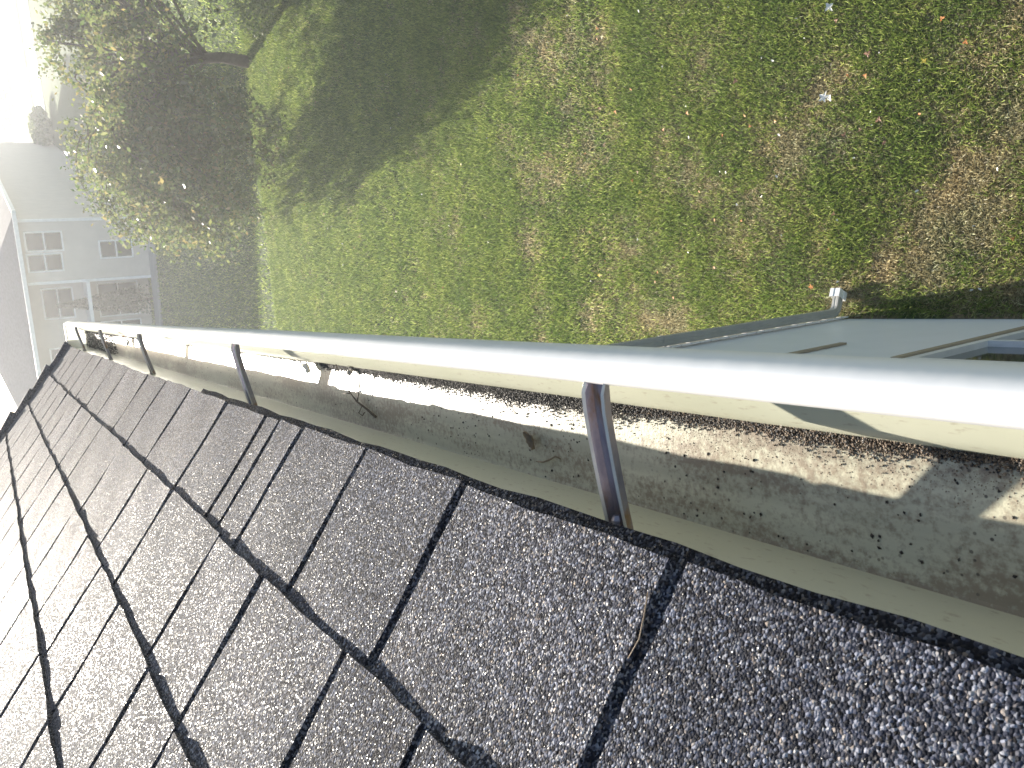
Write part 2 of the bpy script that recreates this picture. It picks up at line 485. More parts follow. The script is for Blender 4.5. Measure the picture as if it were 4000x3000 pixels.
wall = mesh_obj('wall', wv, wf, white_vinyl, house)
MB().box(-8, WX-.001, YC-.03, YC, 0, zt).quad((xe+.1, YC-.01, zt), (WX, YC-.01, zt), (xr, YC-.01, zr-.1)).build('gable_wall', white_vinyl, house)
MB().box(-8, WX-.25, -3, -2.95, 0, zt).box(-8, -7.95, -2.95, YC-.031, 0, zt).build('rear_wall', white_vinyl, house)
MB().box(WX-.02, WX+.02, YC-.049, YC+.004, 0, zt).build('corner_trim', white_trim, house)
# scalloped white blocks standing in for a sunlit strip beside the downspout
mb = MB()
for i in range(nl):
    z0 = i*lap
    mb.box(WX+.021, WX+.034-.002*(i % 2), YC-.125, YC-.055, z0+.008, z0+lap-.012)
mb.build('sunlit_scallops', white_trim, wall)
# window
wn = MB()
y0, y1, z0, z1 = hole; fr = .055
for b in ((y0, y0+fr, z0, z1), (y1-fr, y1, z0, z1), (y0+fr, y1-fr, z0, z0+fr), (y0+fr, y1-fr, z1-fr, z1), (y0+fr, y1-fr, (z0+z1)/2-.02, (z0+z1)/2+.02)):
    wn.box(WX-.06, WX+.012, *b)
wo = wn.build('window', white_trim, house)
MB().quad((WX-.03, y0+fr, z0+fr), (WX-.03, y1-fr, z0+fr), (WX-.03, y1-fr, z1-fr), (WX-.03, y0+fr, z1-fr)).build('pane', glass, wo)
MB().box(WX-.01, WX+.024, y1+.001, y1+.05, z0-.05, z1+.05).build('window_casing', trim_tan, wo)
# narrow tan upright strip higher on the wall
mb = MB().box(WX+.008, WX+.022, 3.165, 3.215, CZ-5.0, CZ-4.0)
mb.build('tan_wall_strip', trim_tan, wall)
# --------------------------------------------------------------- gutter (a part of the house)
GY0, GY1 = -3.0, 14.05*H
prof_g = [(-.243, -1.055), (-.240, -1.022), (-.233, -1.008), (-.224, -1.0), (-.200, -.9995), (-.188, -1.006), (-.177, -1.022), (-.170, -1.045), (-.168, -1.07), (-.172, -1.095), (-.21, -1.12), (-.26, -1.15),
          (-.305, -1.185), (-.328, -1.225), (-.338, -1.255), (-.348, -1.267), (-.50, -1.268), (-.590, -1.268), (-.5985, -1.266), (-.600, -1.20), (-.601, -1.05), (-.602, -.99)]
nY = 90
def dent(y):
    return .0004*math.sin(y*2.1)+.0003*math.sin(y*5.3+1)
def sweep(pp, y0, y1, ny, th=.0):
    V, Fc = [], []
    for j in range(ny+1):
        y = y0+(y1-y0)*j/ny
        for (x, z) in pp:
            X, Z = hp(x, z); V.append((X+(dent(y) if x > -.3 else 0), y, Z))
    n = len(pp)
    for j in range(ny):
        for i in range(n-1): a = j*n+i; Fc.append((a, a+1, a+n+1, a+n))
    return V, Fc
V, Fc = sweep(prof_g[:11], GY0, GY1, nY)
gut = mesh_obj('gutter', V, Fc, enamel, house, True)
md = gut.modifiers.new('thickness', 'SOLIDIFY'); md.thickness = .0009; md.offset = 0
V, Fc = sweep(prof_g[10:16], GY0, GY1, nY)
g4 = mesh_obj('front_wall', V, Fc, backwall, gut, True); md = g4.modifiers.new('thickness', 'SOLIDIFY'); md.thickness = .0009; md.offset = 0
V, Fc = sweep(prof_g[15:19], GY0, GY1, nY)
g2 = mesh_obj('trough', V, Fc, inside, gut, False); md = g2.modifiers.new('thickness', 'SOLIDIFY'); md.thickness = .0009; md.offset = 0
V, Fc = sweep(prof_g[18:], GY0, GY1, nY)
g3 = mesh_obj('back_wall', V, Fc, backwall, gut, False); md = g3.modifiers.new('thickness', 'SOLIDIFY'); md.thickness = .0009; md.offset = 0
cap = [hp(*p) for p in prof_g[2:]]
mb = MB(); n = len(cap)
mb.v += [(x, GY1, z) for x, z in cap] + [(x, GY1+.0015, z) for x, z in cap]
mb.f += [tuple(range(n)), tuple(range(n, 2*n))[::-1]] + [(i, (i+1) % n, n+(i+1) % n, n+i) for i in range(n)]
cap_o = mb.build('end_cap', mat_leafy('translucent_cap', [(.85, .85, .82), (.85, .85, .82)], .4, .75), gut)  # translucency added so the shaded inner face shows bright
# rolled lip of the end cap; flange widened for a bright sunlit edge
MB().tube([(x, GY1+.0008, z) for x, z in cap], .0022, 6).box(-.602*H, -.2*H, GY1-.035, GY1+.016, CZ-1.0*H, CZ-.985*H).build('cap_rim', enamel, cap_o)
# hangers
def hanger(yc, yb):
    fl = .0095; wd = .0215
    ys2 = [(-wd/2-.0012, fl*.95), (-wd/2, fl*1.1), (-wd/2+.001, fl*.9), (-wd/2+.002, .001), (-wd/4, 0), (wd/4, 0), (wd/2-.002, .001), (wd/2-.001, fl*.9), (wd/2, fl*1.1), (wd/2+.0012, fl*.95)]
    xs2 = [(-.222, -1.035), (-.26, -1.040), (-.30, -1.045), (-.36, -1.058), (-.42, -1.072), (-.48, -1.087), (-.54, -1.103), (-.58, -1.114), (-.599, -1.12)]
    V, Fc = [], []
    for i, (x, z) in enumerate(xs2):
        X, Z = hp(x, z); yy_ = yc+(yb-yc)*(-.236-x)/(.363)
        for k_, (dy, dz) in enumerate(ys2): V.append((X, yy_+dy, Z+dz*(1 if 0 < i < 8 else .5)))
    n = len(ys2)
    for i in range(len(xs2)-1):
        for k in range(n-1): a = i*n+k; Fc.append((a, a+1, a+n+1, a+n))
    o = mesh_obj('hanger', V, Fc, steel, gut); o.data.materials.append(steel_lit_edge)
    for p_ in o.data.polygons:
        if p_.index % 9 in (0, 1, 7, 8): p_.material_index = 1
    md = o.modifiers.new('thickness', 'SOLIDIFY'); md.thickness = .0010; md.offset = 0
    mb = MB(); X, Z = hp(-.585, -1.10)
    mb.tube([(X-.004, yb, Z+.004), (X+.008, yb, Z+.003), (X+.012, yb, Z+.003)], [.005, .005, .003], 6); mb.build('screw', steel, o)
for ya_, yb_ in ((1.215, 1.255), (4.04, 4.13), (7.05, 7.15), (9.75, 9.85), (12.6, 12.7), (-1.5, -1.45)): hanger(ya_*H, yb_*H)
# downspout at the far corner of the wall
def ds_box(mb, p, q, wx=.075, wy=.055):
    pass
mb = MB(); dx0, dx1 = WX+.075, WX+.150; dy0, dy1 = YC-.10, YC-.035
def ring(cx, cy, cz, ax, ay, axv=(1, 0, 0), ayv=(0, 1, 0), k=4):
    out = []
    for (a, b) in ((-1, -1), (-.33, -1.0), (-.2, -.9), (.2, -.9), (.33, -1.0), (1, -1), (1, -.3), (.93, -.15), (.93, .15), (1, .3), (1, 1), (-1, 1)):
        out.append((cx+axv[0]*a*ax/2+ayv[0]*b*ay/2, cy+axv[1]*a*ax/2+ayv[1]*b*ay/2, cz+axv[2]*a*ax/2+ayv[2]*b*ay/2))
    return out
rings = []
cx, cy = (dx0+dx1)/2-.035, (dy0+dy1)/2
xg, zg = hp(-.47, -1.27)
rings.append(ring(xg, cy, zg, .06, .05)); rings.append(ring(xg, cy, zg-.05, .06, .05))
rings.append(ring(cx, cy, zt-.32, .075, .06)); 
rings.append(ring(cx, cy, 2.45, .075, .06)); rings.append(ring(cx, cy, .20, .075, .06))
for t in (.25, .5, .75, 1):
    a = t*R(62); rings.append(ring(cx+.10*(1-math.cos(a))*1.0, cy, .20-.10*math.sin(a), .075, .06, (math.cos(a), 0, math.sin(a))))
a = R(62); rings.append(ring(cx+.10*(1-math.cos(a))+.13*math.sin(a), cy, .20-.1*math.sin(a)-.07*math.cos(a), .075, .06, (math.cos(a), 0, math.sin(a))))
for rg in rings: mb.v += rg
kk = 12
for i in range(len(rings)-1):
    for q in range(kk): mb.f.append((i*kk+q, i*kk+(q+1) % kk, (i+1)*kk+(q+1) % kk, (i+1)*kk+q))
ds = mb.build('downspout', grey_pipe, house)
md = ds.modifiers.new('thickness', 'SOLIDIFY'); md.thickness = .001
last = rings[-1]; prev = rings[-2]
mb = MB(); mb.v += [tuple(Vector(p)+Vector((0, 0, .003))) for p in last]
c0 = Vector((0, 0, 0))
for p in last: c0 += Vector(p)
c0 /= len(last)
d = Vector((.93, 0, -.35))*.05
mb = MB()
big = [tuple(c0+(Vector(p)-c0)*1.65-d*.7) for p in last]; big2 = [tuple(c0+(Vector(p)-c0)*1.65+d*.9) for p in last]
mb.v += big+big2
mb.f += [(q, (q+1) % kk, kk+(q+1) % kk, kk+q) for q in range(kk)]
oc = mb.build('outlet', white_trim, ds); md = oc.modifiers.new('thickness', 'SOLIDIFY'); md.thickness = .002
MB().box(WX+.035, cx+.0415, cy-.034, cy+.034, 2.43, 2.46).build('strap', grey_pipe, ds)

# ------------------------------------------------------------------ things lying in the gutter
def octas(P, s, rg):
    n = len(P)
    base = np.array([[1,0,0],[-1,0,0],[0,1,0],[0,-1,0],[0,0,1],[0,0,-1]], float)
    fc = np.array([[0,2,4],[2,1,4],[1,3,4],[3,0,4],[2,0,5],[1,2,5],[3,1,5],[0,3,5]])
    V = base[None]*(.6+.8*rg.random((n, 6, 1)))*s[:, None, None]*np.array([1, 1.15, .8])
    a = rg.random(n)*6.28; ca, sa = np.cos(a), np.sin(a)
    X = V[:, :, 0]*ca[:, None]-V[:, :, 1]*sa[:, None]; Y = V[:, :, 0]*sa[:, None]+V[:, :, 1]*ca[:, None]
    V = np.stack([X, Y, V[:, :, 2]], 2)+P[:, None]
    return V.reshape(-1, 3), (fc[None]+np.arange(n)[:, None, None]*6).reshape(-1, 3)
grit_m = mat_leafy('roof_grit_grains', [(.012, .012, .014), (.03, .03, .034), (.06, .055, .055), (.15, .14, .13), (.30, .28, .26)], .5, 0)
dirt_m = mat_leafy('brown_silt', [(.10, .07, .05), (.2, .15, .11), (.3, .24, .18)], .8, 0)
def wid_pile(y):    # width of the pile in H units
    t = y/H
    return np.interp(t, [-1, .4, .7, 1.0, 1.5, 2.2, 3.0, 3.8, 5, 8, 9, 14], [.025, .03, .034, .03, .05, .055, .035, .022, .016, .012, .03, .03])
n = 26000
yy = np.concatenate([rng.uniform(.35*H, 3.5*H, n), rng.uniform(3.5*H, 14*H, 9000)]); 
ww_ = wid_pile(yy)*H*(.8+.5*vnoise(yy, yy*0, .03, 5)); u = np.abs(rng.normal(0, .45, len(yy))); uu = np.clip(u, 0, 2.2)
xx = -.340*H - uu*ww_ + .002
zz = CZ-1.266*H + np.clip(1-uu, 0, 1)*ww_*.5*rng.random(len(yy)) + .0005
frontx = -.338*H; 
sz = rng.uniform(.0005, .0010, len(yy))*np.where(yy < 1.3, 1, 1.5)
near_dirt = rng.random(len(yy)) < np.interp(yy/H, [.7, 1.0, 1.5], [.75, .5, .0])
V, Fi = octas(np.stack([xx, yy, zz], 1)[~near_dirt], sz[~near_dirt], rng)
grit = np_mesh('shingle_grit', V, Fi, grit_m); tag(grit, 'ridge of black shingle granules washed along the front of the gutter floor', 'grit', kind='stuff')
V, Fi = octas(np.stack([xx, yy, zz], 1)[near_dirt], sz[near_dirt], rng)
xs_ = -.34*H - np.abs(rng.normal(0, .035, 7000))*H; ys3 = rng.uniform(.3*H, 1.8*H, 7000)
V2, F2 = octas(np.stack([xs_, ys3, np.full(7000, CZ-1.2665*H)], 1), rng.uniform(.0003, .0007, 7000), rng)
silt = np_mesh('silt', np.concatenate([V, V2]), np.concatenate([Fi, F2+len(V)]), dirt_m); tag(silt, 'brown silt mixed with grit at the near end of the gutter floor', 'silt', kind='stuff')
# loose dark crumbs on the floor
n = 240
yy = np.concatenate([rng.uniform(.35*H, 2.6*H, 170), rng.uniform(2.6*H, 7*H, 70)]); xx = -(.36+.23*rng.random(n)**.8)*H
V, Fi = octas(np.stack([xx, yy, np.full(n, CZ-1.2655*H)], 1), rng.uniform(.0005, .0014, n), rng)
cr = np_mesh('crumbs', V, Fi, mat_leafy('black_crumbs', [(.015, .014, .013), (.05, .04, .035)], .6, 0))
tag(cr, 'loose black crumbs strewn over the gutter floor', 'debris', kind='stuff')
wood = mat_simple('twig_bark', (.10, .075, .055), .8, 0, .3, 60)
def gpt(X, Y, dz=0): return (X*H, Y*H, CZ-1.262*H+dz)
tw = MB()
main = [(-.30, 3.20, .016), (-.38, 3.17, .011), (-.445, 3.135, .006), (-.485, 3.07, .005), (-.51, 2.975, .004), (-.535, 2.90, .003)]
tw.tube([gpt(a, b, c) for a, b, c in main], [.0009, .001, .0012, .0015, .0018, .0022], 6)
tw.tube([gpt(-.305, 3.20, .016), gpt(-.318, 3.10, .016), gpt(-.33, 3.0, .014)], .0008, 5)
tw.tube([gpt(-.487, 3.06, .005), gpt(-.455, 3.02, .009), gpt(-.43, 2.99, .010)], .0010, 5)
tw.tube([gpt(-.50, 3.02, .004), gpt(-.535, 3.06, .005), gpt(-.54, 3.01, .007), gpt(-.525, 2.99, .006)], .0009, 5)
tw.tube([gpt(-.37, 3.175, .012), gpt(-.355, 3.13, .015)], .0009, 5)
tw.tube([gpt(-.455, 3.13, .006), gpt(-.46, 3.19, .008)], .0009, 5)
two = tw.build('twig', wood, None, True); tag(two, 'thin forked brown twig lying across the gutter floor', 'twig')
leaf_br = mat_simple('dead_leaf_brown', (.22, .17, .11), .7, 0, .35, 90)
def curled(X, Y, s, ang, mat, name, label, cat, dz=.002, parent=None, group=None):
    V, Fc = [], []; nn = 7
    for i in range(nn+1):
        for j in range(nn+1):
            u, v = i/nn*2-1, j/nn*2-1
            k = max(.08, (1-abs(u)**1.6))*(1+.25*math.sin(u*9))
            x = u*s; y = v*k*s*.55; z = s*(.35*v*v+.25*u*u+.06*math.sin(7*u+3*v))
            V.append((x*math.cos(ang)-y*math.sin(ang), x*math.sin(ang)+y*math.cos(ang), z))
    for i in range(nn):
        for j in range(nn): a = i*(nn+1)+j; Fc.append((a, a+1, a+nn+2, a+nn+1))
    o = mesh_obj(name, V, Fc, mat, None, True); o.location = (X, Y, dz)
    return tag(o, label, cat, group)
gx, gy, gz = gpt(-.484, 1.80)
curled(gx, gy, .011, .7, leaf_br, 'dead_leaf', 'small curled brown leaf on the gutter floor left of the nearest bracket', 'leaf', gz+.001)
gx, gy, gz = gpt(-.362, 3.10)
curled(gx, gy, .010, 1.9, mat_simple('pale_dead_leaf', (.5, .46, .4), .6, 0, .3, 90), 'dead_leaf', 'pale crumpled leaf caught under the twig in the gutter', 'leaf', gz+.003)
# seed stalk
st = MB(); st.tube([gpt(-.548, 1.79, .001), gpt(-.543, 1.75, .002), gpt(-.53, 1.715, .0025), gpt(-.517, 1.69, .002), gpt(-.522, 1.67, .001)], [.0006, .0009, .001, .0009, .0005], 5)
tag(st.build('seed_stalk', leaf_br, None, True), 'short curved pale stalk on the shaded gutter floor', 'stalk')
# pine needle on the roof, across a slot
pn = MB(); a0 = Vector(RP(1.012*H, .075*H, .0138)); pn.tube([a0, Vector(RP(.995*H, .12*H, .0140)), Vector(RP(.985*H, .16*H, .0130)), Vector(RP(.992*H, .20*H, .0120))], [.0003, .0005, .0005, .0003], 5)
tag(pn.build('pine_needle', mat_simple('dry_needle', (.42, .3, .2), .6), None, True), 'dry tan pine needle lying across a gap between roof shingles', 'pine needle')
# clump of leaves caught at brackets further along
orange_m = mat_simple('orange_leaf', (.55, .22, .06), .55, 0, .3, 60)
yellow_m = mat_simple('yellow_leaf', (.62, .48, .06), .5, 0, .25, 60)
pale_m = mat_simple('pale_leaf', (.78, .76, .70), .45, 0, .12, 60)
brown_m = mat_simple('brown_leaf', (.25, .13, .07), .6, 0, .3, 60)
for (X, Y, s, a, mt, lb) in ((-.30, 9.62, .018, .4, orange_m, 'orange leaf lodged beside the fourth bracket of the gutter'), (-.30, 9.1, .014, 1.3, yellow_m, 'yellow leaf lodged in front of the fourth bracket of the gutter'),
                            (-.40, 9.35, .02, 2.2, pale_m, 'bleached leaf stuck under the fourth bracket of the gutter'), (-.37, 3.62, .016, 1.1, pale_m, 'bleached curled leaf on the gutter floor beside the second bracket')):
    gx, gy, gz = gpt(X, Y); curled(gx, gy, s, a, mt, 'dead_leaf', lb, 'leaf', gz+.004)
# dark grains added as the shade at the gutter's far end
n = 1800
yy = rng.uniform(10.5*H, 13.9*H, n); xx = -rng.uniform(.34, .59, n)*H; zz = CZ-1.265*H+rng.random(n)*.012
V, Fi = octas(np.stack([xx, yy, zz], 1), rng.uniform(.0015, .003, n), rng)
pl = np_mesh('shade_grains', V, Fi, mat_leafy('shade_grain_dark', [(.06, .055, .05), (.09, .08, .07)], .8, 0)); tag(pl, 'dark grains standing in for the shade at the far end of the gutter', 'shade grains', kind='stuff')

# ------------------------------------------------------------------ fallen leaves on the lawn
def lobed(s, lobes, mat, name, loc, ang, label, group=None, tilt=.3):
    V = [(0, 0, s*.05)]; n = lobes*4
    for k in range(n):
        t = 2*math.pi*k/n; r = s*(1 if k % 4 == 0 else .62 if k % 2 else .38)*random.uniform(.85, 1.15)
        V.append((r*math.cos(t), r*math.sin(t), s*.22*random.random()+tilt*r*math.cos(t+1)))
    Fc = [(0, k, k % n+1) for k in range(1, n+1)]
    o = mesh_obj(name, V, Fc, mat); o.location = loc; o.rotation_euler = (0, 0, ang)
    me = o.modifiers.new('thickness', 'SOLIDIFY'); me.thickness = .0006
    return tag(o, label, 'leaf', group)
spec = [(1.394, 4.457, .060, 5, pale_m, 'large pale lobed leaf, the biggest leaf on the near lawn'),
        (1.37, 4.40, .035, 3, pale_m, 'small pale leaf touching the biggest pale lobed leaf on the lawn'),
        (2.169, 4.384, .050, 4, pale_m, 'pale torn leaf on the lawn at the frame edge above the big pale one'),
        (-.374, 4.644, .032, 5, orange_m, 'star-shaped orange leaf on the grass close to the downspout foot'),
        (.852, 6.964, .030, 3, yellow_m, 'bright yellow leaf on the lawn nearest the centre of the picture'),
        (-.118, 7.818, .030, 3, yellow_m, 'yellow leaf on the lawn between the gutter rim and the other yellow leaves'),
        (1.823, 11.066, .035, 3, yellow_m, 'yellow leaf on the far lawn, the most distant yellow one'),
        (1.472, 3.525, .030, 4, yellow_m, 'pale yellow leaf near the brown patch at the near end of the lawn'),
        (1.66, 4.02, .035, 3, brown_m, 'curled rust brown leaf on dark grass beside the big pale leaf')]
for (x, y, s, l, mt, lb) in spec: lobed(s, l, mt, 'fallen_leaf', (x, y, .045), random.random()*6, lb)
groups = [(orange_m, 'small orange leaf lying on the lawn', 'orange leaves scattered over the lawn', 46, .018), (pale_m, 'tiny leaf with its glint put into white colour on the lawn', 'white leaves scattered over the lawn', 60, .013),  # white of the tiny leaves stands in for sun glints
          (brown_m, 'small brown leaf lying on the lawn', 'brown leaves scattered over the lawn', 22, .02)]
for mt, lb, gr, n, s in groups:
    protos = []
    for k in range(4):
        protos.append(None)
    i = 0
    while i < n:
        y = random.uniform(2.6, 8) if random.random() < .6 else random.uniform(8, 20); x = random.uniform(-.45, 1+y*.32)
        if not in_view(np.array([x]), np.array([y]), -20)[0]: continue
        if protos[i % 4] is None:
            protos[i % 4] = lobed(s*random.uniform(.8, 1.3), random.choice((2, 3)), mt, 'fallen_leaf', (x, y, .045), random.random()*6, lb, gr)
        else:
            c = protos[i % 4].copy(); col.objects.link(c); c.location = (x, y, .045); c.rotation_euler = (random.uniform(-.3, .3), random.uniform(-.3, .3), random.random()*6)
            sc_ = random.uniform(.8, 1.3)*(1+max(0, y-8)*.04); c.scale = (sc_,)*3
        fl_ = col.objects[-1]
        fl_['label'] = lb.replace(' lying', '') + (' at its near end' if y < 4 else ' close to the house wall' if x < .1 and y < 9 else ' midway along the gutter' if y < 7.5 else ' beyond the yellow leaves' if y < 13 else ' in the distance near the tree shade')
        i += 1

# ------------------------------------------------------------------ trees
bark = mat_simple('tree_bark', (.09, .07, .055), .9, 0, .3, 12, .5)
def leaf_quads(P, s, rg):
    n = len(P)
    a = rg.normal(size=(n, 3)); a /= np.linalg.norm(a, axis=1)[:, None]
    b = rg.normal(size=(n, 3)); b -= (a*b).sum(1)[:, None]*a; b /= np.linalg.norm(b, axis=1)[:, None]
    s = s[:, None]; c = np.cross(a, b)*.12*s
    V = np.stack([P-a*s, P-b*s*.55+c, P+a*s, P+b*s*.55+c], 1).reshape(-1, 3)
    return V, np.arange(n*4).reshape(-1, 4)
tree = empty('broadleaf_tree', (6.2, 21.6, 0))
tag(tree, 'small-leaved tree with drooping branches turning yellow between the lawn and the far house', 'tree')
CR = np.array([6.3, 21.5, 2.6]); RAD = np.array([4.3, 4.2, 2.85])
tb = MB(); LP = []
rt = random.Random(5)
tb.tube([(6.2, 21.6, 0), (6.25, 21.55, .7), (6.15, 21.6, 1.6), (6.2, 21.65, 2.6)], [.17, .14, .12, .09], 9)
for k in range(125):
    # branch arching out and drooping
    th_ = rt.random()*2*math.pi; ph = rt.uniform(-.25, 1.0)
    rr = rt.uniform(.78, 1.08)
    tip = CR + RAD*np.array([math.cos(th_)*math.cos(ph), math.sin(th_)*math.cos(ph), math.sin(ph)])*rr
    st0 = np.array([6.2, 21.6, rt.uniform(.9, 2.7)])
    mid = (st0+tip)/2+np.array([0, 0, rt.uniform(.4, .9)])
    drop = tip+np.array([(tip[0]-6.2)*.10, (tip[1]-21.6)*.10, -rt.uniform(.3, 2.0)])
    drop[2] = max(drop[2], .25)
    pts = []
    for t in np.linspace(0, 1, 9):
        p = (1-t)**3*st0+3*(1-t)**2*t*mid+3*(1-t)*t*t*tip+t**3*drop; pts.append(p)
    if k < 60: tb.tube([tuple(p) for p in pts], [.045*(1-t)+.006 for t in np.linspace(0, 1, 9)], 5)
    for t in np.linspace(.42, 1, 10):
        p = (1-t)**3*st0+3*(1-t)**2*t*mid+3*(1-t)*t*t*tip+t**3*drop
        LP.append(p + np.array([rt.gauss(0, .12) for _ in range(3)]))
# long loose streamers on the side towards the roof, with gaps between them
for k in range(60):
    a_ = rt.uniform(math.pi*.72, math.pi*1.35); z_ = rt.uniform(.9, 4.6)
    q_ = math.sqrt(max(.1, 1-((z_-2.6)/2.8)**2))
    s0 = np.array([6.3+3.8*q_*math.cos(a_), 21.5+3.4*q_*math.sin(a_), z_])
    ln_ = rt.uniform(.7, 1.7); dr_ = rt.uniform(.3, 1.2)
    pts = [s0+np.array([math.cos(a_)*ln_*t, math.sin(a_)*ln_*t, -dr_*t*t]) for t in np.linspace(-.5, 1, 8)]
    tb.tube([tuple(p) for p in pts], [.016*(1-t)+.004 for t in np.linspace(0, 1, 8)], 4)
    for t in np.linspace(0, 1, 7):
        p = s0+np.array([math.cos(a_)*ln_*t, math.sin(a_)*ln_*t, -dr_*t*t]); p[2] = max(.2, p[2])
        LP.append(p + np.array([rt.gauss(0, .05) for _ in range(3)]))
LP = np.array(LP); C = len(LP)
m_ = 26
idx = rng.integers(0, C, C*m_)
P = LP[idx] + rng.normal(0, 1, (C*m_, 3))*np.array([.16, .16, .13])
P[:, 2] = np.maximum(P[:, 2], .15)
V, Fi = leaf_quads(P, rng.uniform(.04, .085, len(P)), rng)
leafm = mat_leafy('autumn_leaves', [(.06, .10, .03), (.10, .15, .04), (.16, .20, .06), (.09, .13, .04), (.24, .25, .08), (.13, .15, .07), (.30, .24, .09)], .2, .58, 1.0)
np_mesh('crown', V, Fi, leafm, tree); tb.build('trunk', bark, tree, True)
# low shrub under the tree, pale leaves
def shrub(name, loc, rad, hgt, n, s, mat, label, cat='shrub'):
    t = empty(name, loc)
    d_ = rng.normal(size=(n, 3)); d_ /= np.linalg.norm(d_, axis=1)[:, None]; r_ = rng.random(n)**.4
    lump = .8+.4*vnoise(d_[:, 0]*1.5+loc[0], d_[:, 1]*1.5+d_[:, 2], .5, 9)
    P = d_*(r_*lump)[:, None]*np.array([rad, rad, hgt/2])+np.array([loc[0], loc[1], hgt/2+.05])
    P[:, 2] = np.maximum(P[:, 2], .05)
    V, Fi = leaf_quads(P, np.full(n, s)*rng.uniform(.6, 1.2, n), rng)
    np_mesh('foliage', V, Fi, mat, t)
    mb = MB()
    for k in range(5): mb.tube([(loc[0], loc[1], 0), (loc[0]+rt.uniform(-.3, .3)*rad, loc[1]+rt.uniform(-.3, .3)*rad, hgt*.4), (loc[0]+rt.uniform(-.6, .6)*rad, loc[1]+rt.uniform(-.6, .6)*rad, hgt*.75)], [.03, .02, .008], 5)
    mb.build('stem', bark, t, True)
    tag(t, label, cat)
palem = mat_leafy('pale_green_leaves', [(.10, .15, .04), (.2, .26, .09), (.28, .3, .14)], .4, .3)
shrub('shrub', (6.9, 18.6, 0), .9, 1.1, 2200, .05, palem, 'low pale green shrub on the lawn below the tree')
dkm = mat_leafy('dark_conifer', [(.012, .03, .012), (.03, .06, .022), (.05, .08, .03)], .5, .1)

# ------------------------------------------------------------------ neighbour house, turned a little
DN = 6.8
PHI = R(15)
O = Vector((3.95, 39.4, 0)); Lx = Vector((-math.cos(PHI), math.sin(PHI), 0)); Ly = Vector((math.sin(PHI), math.cos(PHI), 0))
Mn = Matrix(((Lx.x, Ly.x, 0, O.x), (Lx.y, Ly.y, 0, O.y), (0, 0, 1, 0), (0, 0, 0, 1)))
nb = empty('neighbour_house', tuple(O)); tag(nb, 'pale two-storey house in shade beyond the lawn, half washed out by sunlight', 'house')
sid = mat_simple('beige_siding', (.55, .50, .45), .6, 0, .05, 2); roofm = mat_simple('grey_shingles_far', (.12, .12, .13), .95, 0, .2, 8, 0, .05)
W, DEP, EH = 12.0, 40.0, 5.25
def nbx(mb, name, mat, parent=nb): return mb.xf(Mn).build(name, mat, parent)
px1 = 2.75   # where the porch bay starts along the front
mb = MB()
mb.box(0, px1, 0, .2, 0, EH)                     # front wall, right bay (window holes shown as framed panes set proud)
mb.box(px1, W, 1.3, 1.5, 0, EH)                  # recessed bay
mb.box(px1-.2, px1, .2, 1.3, 0, EH); mb.box(0, .2, .2, DEP, 0, EH)
mb.box(W-.2, W, 1.5, DEP, 0, EH); mb.box(.2, W-.2, DEP-.2, DEP, 0, EH)
nbx(mb, 'wall', sid)
nbx(MB().box(px1-.06, px1+.06, -.08, -.004, .0, EH-.15), 'corner_post', white_trim)
nbx(MB().box(-.07, .05, -.08, -.004, 0, EH-.1), 'corner_post', white_trim)
# hip roof with overhang
oh = .4; rz_ = EH+2.1
mb = MB(); a = [(-oh, -oh, EH), (W+oh, -oh, EH), (W+oh, DEP+oh, EH), (-oh, DEP+oh, EH), (W/2, W/2, rz_), (W/2, DEP-W/2, rz_)]
mb.v += a; mb.f += [(0, 1, 4), (1, 2, 5, 4), (2, 3, 5), (3, 0, 4, 5), (0, 3, 2, 1)]
nbr = nbx(mb, 'roof', roofm)
mb = MB().box(-oh-.08, W+oh, -oh-.12, -oh-.001, EH-.10, EH+.06).box(-oh-.12, -oh-.001, -oh+.001, DEP+oh, EH-.10, EH+.06)
nbx(mb, 'gutter', white_trim, nbr)
def nwin(x0, x1, z0, z1, y=0.0, vert=True, nm='window'):
    f = .07
    mb = MB().box(x0, x1, y-.05, y-.003, z0, z0+f).box(x0, x1, y-.05, y-.003, z1-f, z1).box(x0, x0+f, y-.05, y-.003, z0+f, z1-f).box(x1-f, x1, y-.05, y-.003, z0+f, z1-f)
    zc = (z0+z1)/2; mb.box(x0+f, x1-f, y-.045, y-.003, zc-.03, zc+.03)
    o = nbx(mb, nm, white_trim)
    nbx(MB().box(x0+f, x1-f, y-.02, y-.004, z0+f, zc-.03), 'pane', glass, o); nbx(MB().box(x0+f, x1-f, y-.02, y-.004, zc+.03, z1-f), 'pane', glass, o)
# front right bay: two upper windows side by side and one below
NW = [(.46, 1.36, 3.52, 4.99), (1.42, 2.26, 3.62, 5.02), (.95, 1.8, .74, 2.15)]
for x0, x1, z0, z1 in NW: nwin(x0, x1, z0, z1)
nwin(3.2, 4.9, .5, 2.3, 1.3); nwin(5.1, 6.2, .5, 2.3, 1.3); nwin(3.3, 4.8, 3.3, 4.6, 1.3); nwin(6.2, 7.6, 3.3, 4.6, 1.3)
nbx(MB().box(px1+.0, W, -.3, 1.29, 2.72, 2.86), 'porch_roof', white_trim)
nbx(MB().box(-.3, W, -1.2, -.004, -.02, .09), 'patio_slab', mat_simple('concrete', (.38, .37, .35), .85))
c_ = Mn @ Vector((3.9, .25, 0))
cf = empty('conifer_shrub', (c_.x, c_.y, 0)); tag(cf, 'tall dark pointed evergreen standing against the far house', 'evergreen')
n = 5000; t_ = rng.random(n)**.7; an = rng.random(n)*6.28; rr_ = (1-t_)*.75*np.sqrt(rng.random(n))+.03
V, Fi = leaf_quads(np.stack([c_.x+rr_*np.cos(an), c_.y+rr_*np.sin(an), .2+t_*3.9], 1), rng.uniform(.05, .09, n), rng)
